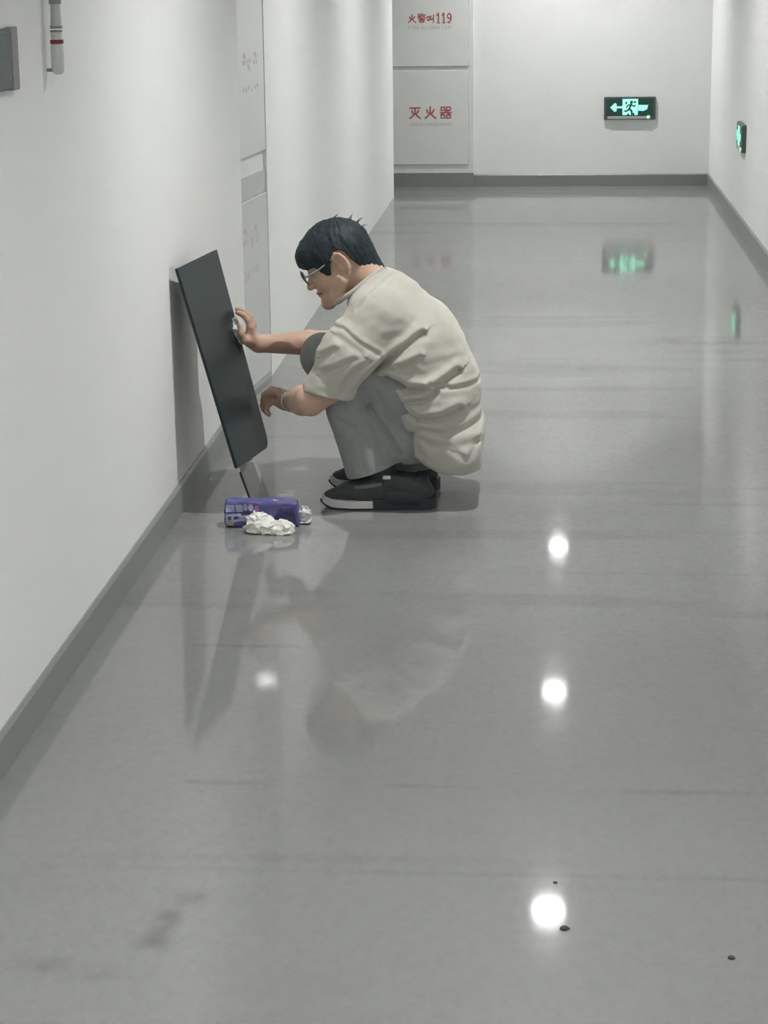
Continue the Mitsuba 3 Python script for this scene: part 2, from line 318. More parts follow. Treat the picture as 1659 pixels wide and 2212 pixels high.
def latin(key, txt, h, w, x, z, bs):
    m = meshkit.text_mesh(txt, h, 0.001); m.apply_scale([w / m.extents[0], 1, 1])
    m.apply_transform(np.array([[1, 0, 0, x], [0, 0, -1, lab_y + 0.0014], [0, 1, 0, z], [0, 0, 0, 1.0]])); P(key, m, bs, kind='stuff')
latin('fire_cabinet__door_001__caption', 'FIRE ALARM 119', 0.021, 0.285, -0.952, 1.050, 'grey_print')
latin('fire_cabinet__door__caption', 'FIRE EXTINGUISHER', 0.020, 0.285, -0.945, 0.412, 'grey_print')
tag('fire_cabinet', 'white flush fire cabinet with two doors and red characters in the end wall', 'fire cabinet')

# ------------------------------------------------------------------ flush hydrant cabinet in the left wall
P('hydrant_cabinet__frame', bx(XL - 0.08, XL - 0.012, CY0 + .006, CY1 - .004, 0.0, 1.75), 'white_metal')
def ldoor(key, y0, y1, z0, z1, d=0.010): P(key, rbox(XL - 0.012, XL - 0.012 + d, y0, y1, z0, z1, 0.002), 'white_enamel')
ldoor('hydrant_cabinet__door', CY0 + 0.03, CY1 - 0.005, 0.02, 0.675)
ldoor('hydrant_cabinet__door_001', CY0 + 0.03, CY1 - 0.005, 0.825, 1.70)
P('hydrant_cabinet__rail', bx(XL - 0.012, XL - 0.008, CY0 + 0.03, CY1 - 0.005, 0.680, 0.757), 'band_grey', label='grey strip between the two doors')
P('hydrant_cabinet__sill', bx(XL - 0.012, XL - 0.005, CY0, CY1, 0.0, 0.018), 'seam_grey')
P('hydrant_cabinet__door__handle', bx(XL - 0.004, XL + 0.003, 7.11, 7.15, 0.405, 0.478), 'dark_slot', label='narrow dark pull handle')
def side_text(key, y0, y1, z0, z1, n, seed):
    r = np.random.default_rng(seed); ms = []
    for i in range(n):
        a = y0 + (y1 - y0) * i / n; w = (y1 - y0) / n * 0.72
        for j in range(5):
            p = r.random(4); ms.append(bx(XL - 0.003, XL - 0.0012, a + w * min(p[0], .7), a + w * (min(p[0], .7) + .3), z0 + (z1 - z0) * p[1] * .8, z0 + (z1 - z0) * (p[1] * .8 + .2)))
    return cat(ms)
for kk, (g, y0, y1, z0, z1) in enumerate([('hydrant_cabinet__door__lettering', 7.24, 7.50, 0.50, 0.585), ('hydrant_cabinet__door__caption', 7.24, 7.50, 0.40, 0.44), ('hydrant_cabinet__door_001__lettering', 7.28, 7.55, 1.11, 1.18), ('hydrant_cabinet__door_001__caption', 7.28, 7.55, 1.04, 1.07)]):
    P(g, side_text(g, y0, y1, z0, z1, 3 if 'letter' in g else 6, 5 + kk), 'faint_print', kind='stuff')
P('hydrant_cabinet__hinge', bx(XL - 0.006, XL + 0.004, CY0 + 0.14, CY0 + 0.165, 1.29, 1.42), 'dark_slot', label='dark hinge at the upper door edge')
SET = T().translate([XL, CY1, 0]).rotate([0, 0, 1], -4.5).translate([-XL, -CY1, 0])     # the cabinet sits a little askew in its recess
for k in scene:
    if k.startswith('hydrant_cabinet__'): scene[k]['to_world'] = SET
tag('hydrant_cabinet', 'white flush hydrant cabinet in the left wall beyond the black slab sign', 'fire cabinet')

# ------------------------------------------------------------------ exit signs
GREEN = (0.05, 1.05, 0.50)
def exit_face(w, h):
    """running-man panel in a long arrow to the left, as flat shapes in metres about the panel's centre"""
    arrow = unary_union([Polygon([(-.132, .006), (-.102, .036), (-.088, .030), (-.088, -.018), (-.102, -.024)]), sbox(-.09, -.048, .000, .014)])
    tail = Polygon([(.056, .022), (.122, .022), (.116, -.006), (.092, -.018), (.056, -.016)])
    door = sbox(-.050, .054, -.045, .062)
    man = unary_union([Polygon([(.018 * math.cos(t) * .55 + .010, .018 * math.sin(t) * .55 + .040) for t in np.linspace(0, 6.28, 14)[:-1]]), LineString([(.008, .026), (-.004, -.004), (.012, -.018), (.014, -.040)]).buffer(.006), LineString([(-.004, -.004), (-.020, -.018), (-.034, -.018)]).buffer(.005),
                       LineString([(.008, .024), (.028, .012), (.036, .020)]).buffer(.004), LineString([(.008, .024), (-.014, .020), (-.022, .006)]).buffer(.004)])
    slots = unary_union([sbox(-.030, -.020, .028, .044), sbox(.024, .040, .036, .046), sbox(-.018, -.004, -.045, -.036), sbox(.020, .030, -.045, -.030)])
    return arrow, tail, door.difference(man).difference(slots)
def exit_sign(key, M, label):
    def put(k, m, bs=None, **more):
        m = m.copy(); m.apply_transform(M)
        if np.linalg.det(M[:3, :3]) < 0: m.invert()
        if bs: P(key + '__' + k, m, bs, **{q: v for q, v in more.items() if q == 'label'})
        else:
            scene[key + '__' + k] = mikit.ply(m, 'lamp_off', emitter={'type': 'area', 'radiance': rgb(*more['e'])}); tag(key + '__' + k, more.get('label'))
    fr = ((0, 0, 0), (1, 0, 0), (0, 0, 1))
    put('housing', rbox(-.172, .172, -.022, 0, -.075, .075, .004), 'housing_black')
    put('front_panel', rbox(-.158, .158, -.025, -.020, -.048, .066, .002), 'dial_dark', label='dark glass front panel')
    put('lower_rail', rbox(-.150, .120, -.027, -.020, -.071, -.052, .003), 'housing_grey', label='grey lower strip')
    a, t, d = exit_face(1, 1)
    for nm, s_, e in (('arrow', a, (0.05, 1.0, 0.48)), ('arrow_tail', t, (0.05, 1.0, 0.48)), ('running_man_panel', d, (0.06, 1.05, 0.55))):
        m = extr(s_, 0.002, fr); m.apply_translation([0, -.0255, 0]); put(nm, m, e=e, label='glowing green ' + nm.replace('_', ' '))
    led = trimesh.creation.icosphere(2, .012); led.apply_scale([1, .4, 1]); led.apply_translation([.124, -.027, -.058]); put('indicator_lamp', led, e=(0.25, 1.2, 0.22), label='round green indicator lamp')
    tag(key, label, 'exit sign')
M = np.eye(4); M[:3, 3] = (0.536, YB, 0.520); exit_sign('exit_sign', M, 'green lit exit sign with left arrow, low on the end wall')
M = np.array([[0, 1, 0, XR], [-1, 0, 0, 12.04], [0, 0, 1, 0.520], [0, 0, 0, 1.0]]); exit_sign('exit_sign_001', M, 'green lit exit sign seen edge-on, on the right wall')

# ------------------------------------------------------------------ fittings high on the left wall
P('wall_device__body', rbox(XL, XL + 0.012, 3.80, 3.976, 1.238, 1.350, 0.003), 'box_dark')
P('wall_device__side_plate', rbox(XL, XL + 0.014, 3.974, 4.022, 1.236, 1.352, 0.003), 'box_grey', label='grey metal edge frame')
scr = bx(XL + 0.012, XL + 0.0135, 3.81, 3.965, 1.248, 1.340); P('wall_device__cover', scr, 'box_dark', label='dark flat cover')
tag('wall_device', 'small dark wall box with grey metal edge, at the upper left', 'wall box')
rx, ry = XL + 0.022, 4.308
def lathe(prof, x, y):
    m = trimesh.creation.revolve(np.array(prof), sections=20); m.apply_translation([x, y, 0]); return m
P('wall_rod__shaft', lathe([(0, 1.345), (.0115, 1.345), (.0105, 1.36), (.0095, 1.40), (.011, 1.55), (.011, 1.9), (0, 1.9)], rx, ry), 'rod_metal', smooth=40)
for i, (za, zb) in enumerate([(1.333, 1.337), (1.340, 1.345), (1.388, 1.397)]): P('wall_rod__collar' + (f'_{i:03d}' if i else ''), lathe([(0, za), (.0125, za), (.0125, zb), (0, zb)], rx, ry), 'rod_dark', label='dark ring')
P('wall_rod__neck', lathe([(0, 1.318), (.0115, 1.318), (.0115, 1.3335), (0, 1.3335)], rx, ry), 'rod_pale')
P('wall_rod__red_ring', lathe([(0, 1.310), (.013, 1.310), (.0138, 1.314), (.013, 1.318), (0, 1.318)], rx, ry), 'rod_red', smooth=40, label='dark red ring')
P('wall_rod__tip', lathe([(0, 1.250), (.008, 1.250), (.0125, 1.256), (.0135, 1.275), (.0132, 1.300), (.0120, 1.3105), (0, 1.3105)], rx, ry), 'rod_pale', smooth=40, label='pale lower end')
P('wall_rod__bracket', bx(XL, rx, ry - .004, ry + .004, 1.255, 1.262), 'rod_dark'); P('wall_rod__bracket_001', bx(XL, rx, ry - .004, ry + .004, 1.60, 1.61), 'rod_dark')
tag('wall_rod', 'vertical pale metal rod with a red ring on the left wall', 'rod')

# ------------------------------------------------------------------ black slab sign on its grey post
TLc, TRc, BRc, BLc = [np.array(p) for p in ([-0.987, 5.590, 0.679], [-0.938, 5.960, 0.682], [-0.826, 5.925, 0.114], [-0.843, 5.600, 0.131])]
o = TLc; u = (TRc - TLc) / np.linalg.norm(TRc - TLc); nrm = np.cross(u, BLc - TLc); nrm /= np.linalg.norm(nrm)
if nrm[0] < 0: nrm = -nrm
v = np.cross(nrm, u)
if v[2] < 0: u, v = -u, -v
v = np.cross(nrm, u)
quad = [((p - o) @ u, (p - o) @ v) for p in (TLc, TRc, BRc, BLc)]
pl = Polygon(quad)
top = Polygon([quad[0], quad[1], tuple(np.array(quad[1]) * .5 + np.array(quad[2]) * .5), tuple(np.array(quad[0]) * .5 + np.array(quad[3]) * .5)])
near_c = Polygon([tuple(np.array(quad[0]) * .5 + np.array(quad[3]) * .5), tuple(np.array(quad[1]) * .25 + np.array(quad[2]) * .25 + np.array(quad[0]) * .25 + np.array(quad[3]) * .25), tuple(np.array(quad[2]) * .5 + np.array(quad[3]) * .5), quad[3]])
pl = unary_union([pl.buffer(-.035).buffer(.035), top, near_c.buffer(-.006).buffer(.006), near_c.intersection(pl.buffer(-.01).buffer(.01))])
slab = extr(pl.buffer(.0005), 0.008, (o - nrm * .008, u, v))
P('slab_sign__panel', slab, 'slab_black')
p0, p1 = np.array([-0.797, 5.72, 0.0]), np.array([-0.837, 5.72, 0.119])
ax = (p1 - p0); L_ = np.linalg.norm(ax); ax /= L_; ex = np.cross([0, 1, 0], ax); ex /= np.linalg.norm(ex)
if ex[0] < 0: ex = -ex
def slant(x0, x1, y0, y1, z0, z1, r=.002):
    m = rbox(x0, x1, y0, y1, z0, z1, r); M = np.eye(4); M[:3, 0] = ex; M[:3, 1] = (0, 1, 0); M[:3, 2] = ax; M[:3, 3] = p0
    if np.linalg.det(M[:3, :3]) < 0: M[:3, 0] *= -1
    m.apply_transform(M); return m
P('slab_sign__post', slant(-.021, .023, -.012, .030, 0.004, L_), 'post_metal', label='grey metal post')
P('slab_sign__post__edge_strip', slant(-.026, -.021, -.013, .031, 0.004, L_ - .02, .001), 'dark_rubber', label='black strip along the post edge')
P('slab_sign__foot', rbox(-.826, -.768, 5.700, 5.765, 0.0, 0.008, .002), 'post_metal')
P('slab_sign__foot__bolt', lathe([(0, .006), (.005, .006), (.005, .016), (0, .018)], -0.773, 5.72), 'dark_rubber', label='black bolt')
tag('slab_sign', 'tilted black slab sign on a grey post leaning towards the left wall', 'sign stand')

# ------------------------------------------------------------------ tissue pack and tissues
def pack_mesh():
    f = Field(np.arange(-.13, .13, .003), np.arange(-.07, .07, .003), np.arange(-.01, .085, .0025))
    x, y, z = f.grid()
    q = [np.abs(x) - .092, np.abs(y) - .022, np.abs(z - .035) - .026]
    e = np.sqrt(sum(np.maximum(k, 0) ** 2 for k in q)) + np.minimum(np.maximum(np.maximum(q[0], q[1]), q[2]), 0) - .008
    p = np.stack([x, y, z], -1); e = e - .006 * (meshkit.fbm(p * 28, 3, 3) - .5) - .005 * (meshkit.noise(p * 70, 9) - .5)
    e = e + .10 * np.maximum(x - .045, 0) * (z / .06)
    f.d = e.astype(np.float32); return f.mesh()
pm = pack_mesh(); pm.apply_translation([0, 0, -pm.bounds[0][2]])
PKR = T().translate([-0.763, 5.492, 0]).rotate([0, 0, 1], 4)
MP = np.array(PKR.matrix, float)
pm2 = pm.copy(); pm2.apply_transform(MP); P('tissue_pack__wrapper', pm2, 'pack_purple', smooth=35)
def on_pack(key, poly, bs, label=None, side=True, lift=.0008):
    """print on the wrapper: a thin patch laid over its front (side) or its top"""
    if hasattr(poly, 'geoms'):
        for i, g in enumerate(poly.geoms): on_pack(key + (f'_{i:03d}' if i else ''), g, bs, label, side, lift)
        return
    poly = poly.segmentize(.006); m = trimesh.creation.extrude_polygon(poly, .0006, engine='earcut')
    for _ in range(3):
        if m.edges_unique_length.max() > .007: m = m.subdivide_to_size(.007)
    vv = np.array(m.vertices); dz = vv[:, 2].copy()
    if side: vv[:, 1] *= 1.22
    if side: org = np.stack([vv[:, 0], np.full(len(vv), -.2), vv[:, 1]], 1); dirs = np.tile([0, 1.0, 0], (len(vv), 1))
    else: org = np.stack([vv[:, 0], vv[:, 1], np.full(len(vv), .3)], 1); dirs = np.tile([0, 0, -1.0], (len(vv), 1))
    hit, ir, _ = pm.ray.intersects_location(org, dirs, multiple_hits=False)
    new = org.copy(); new[:] = np.nan; new[ir] = hit
    good = ~np.isnan(new[:, 0])
    if not good.all():
        from scipy.spatial import cKDTree
        t = cKDTree(vv[good][:, :2]); new[~good] = new[good][t.query(vv[~good][:, :2])[1]]
    new = new - dirs * (lift + dz)[:, None]
    m = trimesh.Trimesh(new, m.faces, process=False); m.apply_transform(MP); P('tissue_pack__' + key, m, bs, label=label, smooth=35)
on_pack('print', unary_union([sbox(-.096, -.072, .036, .052), sbox(-.069, -.050, .036, .052), Polygon([(-.043 + .006 * math.cos(t), .046 + .008 * math.sin(t)) for t in np.linspace(0, 6.28, 14)[:-1]]), Polygon([(-.029 + .007 * math.cos(t), .046 + .008 * math.sin(t)) for t in np.linspace(0, 6.28, 14)[:-1]])]), 'pack_lilac', 'pale lilac printed block')
logo = unary_union([LineString([(-.094, .030), (-.094, .012), (-.078, .016), (-.078, .030), (-.094, .030)]).buffer(.0035), LineString([(-.078, .030), (-.058, .030), (-.058, .024), (-.026, .026)]).buffer(.0035), LineString([(-.09, .012), (-.06, .018), (-.028, .016), (-.026, .026)]).buffer(.003), sbox(-.055, -.030, .017, .026)])
on_pack('logo', logo, 'pack_lilac', 'pale lilac curved logo shapes')
on_pack('pink_mark', sbox(-.018, -.008, .036, .050), 'pack_pink', 'small pink mark')
on_pack('dark_print', unary_union([sbox(-.094, -.03, .031, .035), Polygon([(.02, .008), (.05, .044), (.085, .042), (.090, .010)])]), 'pack_deep', 'dark blue printed area')
on_pack('emblem', Polygon([(-.085 + .010 * math.cos(t), .010 + .009 * math.sin(t)) for t in np.linspace(0, 6.28, 16)[:-1]]), 'pack_tan', 'small tan emblem', lift=.0016)
on_pack('white_label', sbox(.030, .044, -.012, -.004), 'tissue_white', 'small white label', side=False)

def crumple(c, semi, seed, amp=.014, freq=46, flat=True, step=.0022):
    c, semi = np.array(c, float), np.array(semi, float)
    ax_ = [np.arange(-s - .02, s + .02, step) for s in semi]; f = Field(*ax_); x, y, z = f.grid(); p = np.stack([x, y, z], -1)
    k0 = np.sqrt((x / semi[0]) ** 2 + (y / semi[1]) ** 2 + (z / semi[2]) ** 2)
    e = (k0 - 1) * semi.min()
    rid = np.abs(meshkit.noise(p * freq, seed) - .5) * 2; rid2 = np.abs(meshkit.noise(p * freq * 2.1 + 5, seed + 1) - .5) * 2
    e = e + amp * (rid - .45) + amp * .5 * (rid2 - .45) + amp * 1.3 * (meshkit.noise(p * freq * .45, seed + 2) - .5)
    if flat: e = np.maximum(e, -z - semi[2] * .55)
    f.d = e.astype(np.float32); m = f.mesh()
    parts = m.split(only_watertight=False); m = max(parts, key=lambda q: len(q.faces)); m.apply_translation(c); return m
t1 = crumple((0, 0, 0), (.040, .030, .028), 3); t1.apply_translation([0, 0, -t1.bounds[0][2]])
ta = t1.copy(); ta.apply_translation([-0.757, 5.415, 0])
spike = []
for (bx0, bz0, bx1, bz1, r) in [(-.775, .030, -.775, .060, .012), (-.758, .032, -.752, .056, .012), (-.783, .028, -.797, .042, .010), (-.79, .015, -.806, .013, .009)]:
    s_ = tube([(bx0, 5.415, bz0), ((bx0 + bx1) / 2 + .002, 5.417, (bz0 + bz1) / 2), (bx1, 5.416, bz1)], [r, r * .6, .002], 7); spike.append(s_)
t2 = crumple((0, 0, 0), (.026, .024, .022), 11); t2.apply_translation([0, 0, -t2.bounds[0][2]]); t2.apply_translation([-0.703, 5.405, 0])
mid = tube([(-.75, 5.41, .016), (-.725, 5.408, .013), (-.705, 5.406, .014)], [.016, .012, .014], 8)
P('tissue', cat([ta, t2, mid] + spike), 'tissue_white', smooth=35, label='crumpled white tissue on the floor in front of the purple tissue pack', cat='tissue')
tb = crumple((0, 0, 0), (.0105, .028, .032), 21, amp=.005, flat=False); tb.apply_transform(trimesh.transformations.rotation_matrix(-.28, [0, 1, 0])); tb.apply_translation([-0.883, 5.932, 0.454])
P('tissue_001', tb, 'tissue_white_thin', smooth=35, label='crumpled white tissue in the raised hand, wiping the slab sign', cat='tissue')
te = crumple((0, 0, 0), (.020, .030, .024), 31, amp=.012); te.apply_translation([0, 0, -te.bounds[0][2]]); te.apply_translation([-.652, 5.52, .004])
P('tissue_pack__torn_end', te, 'pack_clear', smooth=35, label='torn clear film with white tissue showing at the end')
tag('tissue_pack', 'purple plastic tissue pack lying at the foot of the black slab sign', 'tissue pack')

# ---- crumbs on the floor
for i, (x, y, r) in enumerate([(0.033, 3.045, .0055), (0.283, 2.957, .0045), (0.019, 3.217, .0028)]):
    m = trimesh.creation.icosphere(1, r); m.vertices *= (1 + .5 * (rng.random((len(m.vertices), 1)) - .5)); m.apply_scale([1.3, 1.0, .5]); m.apply_translation([x, y, r * .4])
    P('crumb' + (f'_{i:03d}' if i else ''), m, 'crumb_dark', label=['dark crumb beside the nearest bright lamp reflection on the floor', 'dark crumb on the floor near the lower right corner', 'tiny dark speck on the floor above the nearest lamp reflection'][i], cat='crumb')

# ================================================================== the person
MID = 5.82
# ---- head frame: f forward, s to the person's left, u up
TH = math.radians(24); HO = np.array([-0.563, MID, 0.658])
HF, HS, HU = np.array([-math.cos(TH), 0, -math.sin(TH)]), np.array([0, -1.0, 0]), np.array([-math.sin(TH), 0, math.cos(TH)])
HR = np.stack([HF, HS, HU], 1)
def h(f, s, u): return HO + HF * f + HS * s + HU * u
gx = span((-.93, -.44, .0022), (-.44, -.12, .006)); gy = span((5.56, 5.73, .0045), (5.73, 5.985, .0024), (5.985, 6.22, .0045)); gz = span((0, .22, .006), (.22, .80, .0022), (.80, .81, .005))
B = Field(gx, gy, gz)
# torso, legs, feet
B.chain([(-.30, MID, .21), (-.305, MID, .32), (-.36, MID, .44), (-.43, MID, .535)], [.095, .095, .10, .075], k=.03, sc=(1, 1.35, 1))
B.cone((-.465, MID, .585), h(-.035, 0, -.03), .056, .054, k=.03)
for s, hip, knee, ank, ft in ((-1, (-.30, 5.76, .21), (-.572, 5.69, .408), (-.452, 5.70, .10), 0.0), (1, (-.30, 5.88, .21), (-.635, 5.965, .374), (-.40, 5.93, .10), .02)):
    B.chain([hip, knee, ank], [.070, .044, .034], k=.02)
    B.chain([(ank[0] + .035, ank[1], .050), (ank[0] - .06, ank[1], .040), (ank[0] - .105, ank[1], .032)], [.030, .024, .014], k=.012)
# left arm (near), right arm (far)
SHL, ELL, WRL = (-.475, 5.672, .520), (-.644, 5.640, .314), (-.722, 5.825, .272)
SHR, ELR, WRR = (-.465, 5.985, .520), (-.600, 6.125, .380), (-.826, 5.955, .413)
B.chain([SHL, (-.548, 5.648, .405), (-.585, 5.642, .350), ELL], [.044, .041, .040, .043], k=.012); B.cone(ELL, (-.672, 5.70, .300), .042, .040, k=.012); B.cone((-.672, 5.70, .300), WRL, .040, .026, k=.012)
B.chain([SHR, ELR], [.050, .041], k=.02); B.cone(ELR, (-.69, 6.055, .398), .041, .037, k=.012); B.cone((-.69, 6.055, .398), WRR, .036, .0245, k=.012)
# right hand: bent back at the wrist, palm to the slab, fingers up and closing on the tissue
B.cone(WRR, (-.846, 5.945, .425), .023, .022, k=.010)
for j, (dy, l1, l2, l3) in enumerate([(-.028, .034, .024, .018), (-.009, .038, .027, .019), (.010, .035, .025, .018), (.027, .028, .020, .016)]):   # index nearest the viewer
    y = 5.942 + dy; base = np.array([-.848, 5.945 + dy * .75, .432]); kn = np.array([-.842, y, .470 - abs(dy + .005) * .12])
    B.cone(base, kn, .0155, .0105, k=.010)
    d1, d2, d3 = np.array([-.30, 0, .95]), np.array([-.62, 0, .78]), np.array([-.92, 0, .40])
    a = kn + l1 * .62 * d1 / np.linalg.norm(d1); b = a + l2 * .8 * d2 / np.linalg.norm(d2); c_ = b + l3 * d3 / np.linalg.norm(d3)
    B.cone(kn, a, .0098, .0090, k=.003); B.cone(a, b, .0090, .0083, k=.003); B.cone(b, c_, .0083, .0070, k=.003)
B.cone((-.842, 5.935, .425), (-.856, 5.893, .434), .017, .0125, k=.010); B.cone((-.856, 5.893, .434), (-.864, 5.886, .454), .0115, .0095, k=.004); B.cone((-.864, 5.886, .454), (-.868, 5.890, .476), .0095, .0075, k=.004)
# left hand: hanging loosely closed in front of the knees
LPALM = np.array([-.755, 5.872, .268])
B.cone(WRL, (-.742, 5.850, .272), .025, .024, k=.010)
for j, (t, l) in enumerate([(-1.5, .9), (-.5, 1.0), (.5, .96), (1.5, .8)]):
    off = np.array([.006, .010, -.0145]) * 0 + np.array([-.004, .016, .012]) * t * -1.0
    base = np.array([-.744, 5.855, .271]) + off * .7; kn = base + np.array([-.034, .020, .008]) * (.9 + .1 * l)
    B.cone(base, kn, .0150, .0110, k=.009)
    a = kn + l * .030 * np.array([-.80, .25, -.54]); b = a + l * .022 * np.array([-.25, .10, -.96]); c_ = b + l * .016 * np.array([.62, -.1, -.77])
    B.cone(kn, a, .0098, .0090, k=.003); B.cone(a, b, .0090, .0083, k=.003); B.cone(b, c_, .0083, .0072, k=.003)
B.cone((-.742, 5.845, .280), (-.760, 5.838, .298), .015, .0120, k=.009); B.cone((-.760, 5.838, .298), (-.782, 5.842, .296), .0115, .0095, k=.004); B.cone((-.782, 5.842, .296), (-.800, 5.850, .286), .0095, .0078, k=.004)
# head
B.ell(h(.005, 0, .044), HR, (.089, .071, .081), k=.02)
B.ell(h(.045, 0, -.005), HR, (.053, .060, .075), k=.025)
B.chain([h(.020, .048, -.030), h(.050, .036, -.066), h(.080, .012, -.076)], [.022, .020, .017], k=.016); B.chain([h(.020, -.048, -.030), h(.050, -.036, -.066), h(.080, -.012, -.076)], [.022, .020, .017], k=.016)
B.cone(h(.04, 0, -.03), h(.078, 0, -.072), .040, .018, k=.02)
for s in (1, -1):
    B.ell(h(.062, s * .040, -.012), HR, (.026, .022, .024), k=.014)           # cheek
    B.cone(h(.084, s * .014, .034), h(.070, s * .046, .032), .010, .009, k=.012)   # brow
    B.ell(h(.088, s * .031, .012), HR, (.012, .016, .011), k=.008, carve=True)    # eye socket
B.cone(h(.086, 0, .030), h(.092, 0, .016), .010, .008, k=.008); B.cone(h(.091, 0, .016), h(.111, 0, -.017), .0075, .0095, k=.006)
B.ell(h(.111, 0, -.019), HR, (.010, .010, .009), k=.004)
for s in (1, -1): B.ell(h(.095, s * .012, -.021), HR, (.010, .008, .008), k=.005)
B.ell(h(.089, 0, -.040), HR, (.012, .020, .008), k=.006); B.ell(h(.088, 0, -.052), HR, (.012, .018, .008), k=.005)
for s in (1, -1): B.ell(h(.084, s * .020, -.0455), HR, (.010, .008, .0014), k=.003, carve=True)
B.ell(h(.099, 0, -.0458), HR, (.006, .018, .0012), k=.003, carve=True)
B.ell(h(.088, 0, -.082), HR, (.014, .016, .012), k=.010)
for s in (1, -1):                                                               # ears
    er = math.radians(-14); ef, eu = HF * math.cos(er) + HU * math.sin(er), HU * math.cos(er) - HF * math.sin(er)
    out = HS * s; flare = math.radians(22); e0 = ef * math.cos(flare) - out * math.sin(flare); e1 = out * math.cos(flare) + ef * math.sin(flare)
    ER = np.stack([e0, e1, eu], 1); c0 = h(-.008, s * .078, .012)
    c0 = c0 + out * .003
    B.ell(c0 - e0 * .004, ER, (.018, .0060, .030), k=.006)
    B.ell(c0 + e1 * .008 + eu * .004 + e0 * .001, ER, (.0125, .0075, .021), k=.003, carve=True)
    rim = [c0 + e0 * a_ * .88 + eu * b_ + e1 * w_ for a_, b_, w_ in [(.008, .006, .003), (.013, .018, .005), (.008, .029, .006), (-.004, .033, .006), (-.016, .026, .006), (-.021, .011, .005), (-.018, -.006, .004), (-.010, -.020, .003), (.000, -.029, .001), (.007, -.027, .0)]]
    B.chain(rim, [.0030, .0038, .0042, .0044, .0044, .0042, .0040, .0045, .0058, .0045], k=.003, pad=.02)
    B.chain([c0 + e0 * -.006 + eu * .022 + e1 * .002, c0 + e0 * -.010 + eu * .008 + e1 * .003, c0 + e0 * -.006 + eu * -.010 + e1 * .003], [.0030, .0036, .0036], k=.003, pad=.02)
    B.cone(c0 + e0 * .011 + eu * -.004 + e1 * .002, c0 + e0 * .010 + eu * -.012 + e1 * .001, .0045, .004, k=.003, pad=.02)
person = B.mesh()
P('person', person, 'skin', smooth=True, label='squatting person in a cream short-sleeved shirt, grey trousers and glasses, wiping the slab sign', cat='person')

# ---- hair
hg = .0022
Hh = Field(np.arange(-.73, -.43, hg), np.arange(5.71, 5.93, hg), np.arange(.58, .82, hg))
Hh.ell(h(.007, 0, .043), HR, (.103, .085, .092), k=.0); Hh.ell(h(.062, 0, .062), HR, (.054, .066, .040), k=.02); Hh.cone(h(-.046, 0, -.002), h(-.062, 0, -.046), .050, .038, k=.02)
x, y, z = Hh.grid(); q = [x - HO[0], y - HO[1], z - HO[2]]; fl = sum(q[i] * HF[i] for i in range(3)); ul = sum(q[i] * HU[i] for i in range(3)); sl_ = sum(q[i] * HS[i] for i in range(3))
p3 = np.stack([fl, sl_, ul], -1)
az = np.arctan2(sl_, fl + .03)
lock = meshkit.noise(np.stack([az * 9, ul * 26, fl * 26], -1), 4); lock2 = meshkit.noise(p3 * np.array([120, 120, 45]), 7)
Hh.d = (Hh.d + .0045 * (lock - .5) + .0035 * (lock2 - .5)).astype(np.float32)
jag = .010 * (meshkit.noise(np.stack([fl * 110, sl_ * 110, 0 * ul], -1), 2) - .5)
HP = [(.150, .052), (.112, .040), (.092, .030), (.078, .034), (.066, .030), (.056, .012), (.047, -.002), (.038, -.002), (.030, .016), (.020, .034), (.010, .049), (-.012, .052), (-.026, .040), (-.034, .012), (-.046, -.016), (-.066, -.046), (-.092, -.056), (-.15, -.06), (-.17, .22), (.17, .22)]
cut = poly_sd(fl + jag, ul + jag, HP)
Hh.d = np.maximum(Hh.d, cut * .8).astype(np.float32)
hm = Hh.mesh(); hm = max(hm.split(only_watertight=False), key=lambda m: len(m.faces))
tufts = []
r = np.random.default_rng(8)
from trimesh.proximity import closest_point
def tuft(f0, s0, u0, f1, s1, u1, w=.004):
    a, b = h(f0, s0, u0), h(f1, s1, u1); m_ = (a + b) / 2 + HU * .004; tufts.append(tube([a, m_, b], [w, w * .7, .0004], 5))
for (a, b) in [((-.070, .01, .104), (-.084, .012, .119)), ((-.080, -.01, .088), (-.102, -.010, .096)), ((-.086, .02, .074), (-.108, .022, .076)), ((-.030, .01, .124), (-.046, .012, .134))]:
    for j in range(3): tuft(a[0] + .004 * j, a[1] - .006 * j, a[2], b[0] + .006 * j, b[1] - .009 * j, b[2] - .003 * j, .0013)
P('person__hair', cat([hm] + tufts), 'hair', smooth=45, label='short black hair with a few tufts sticking up at the back')

# ---- eyes, brows, lips
for i, s in enumerate((1, -1)):
    m = trimesh.creation.icosphere(2, .0115); m.apply_translation(h(.076, s * .031, .013)); P('person__eye' + ('_001' if i else ''), m, 'eye_white', smooth=True)
    m = trimesh.creation.icosphere(2, .0056); m.apply_translation(h(.0832, s * .031, .0115)); P('person__eye' + ('_001' if i else '') + '__iris', m, 'iris_dark', smooth=True)
    P('person__eyebrow' + ('_001' if i else ''), tube([h(.0935, s * .012, .033), h(.0915, s * .028, .0385), h(.082, s * .046, .035)], [.0022, .0032, .0014], 6), 'hair', smooth=True)
P('person__lips', cat([tube([h(.0865, -.021, -.0445), h(.0985, -.008, -.0415), h(.0985, .008, -.0415), h(.0865, .021, -.0445)], [.001, .0042, .0042, .001], 8), tube([h(.0865, -.020, -.0468), h(.0960, -.007, -.0492), h(.0960, .007, -.0492), h(.0865, .020, -.0468)], [.001, .0045, .0045, .001], 8)]), 'lip_skin', smooth=True)

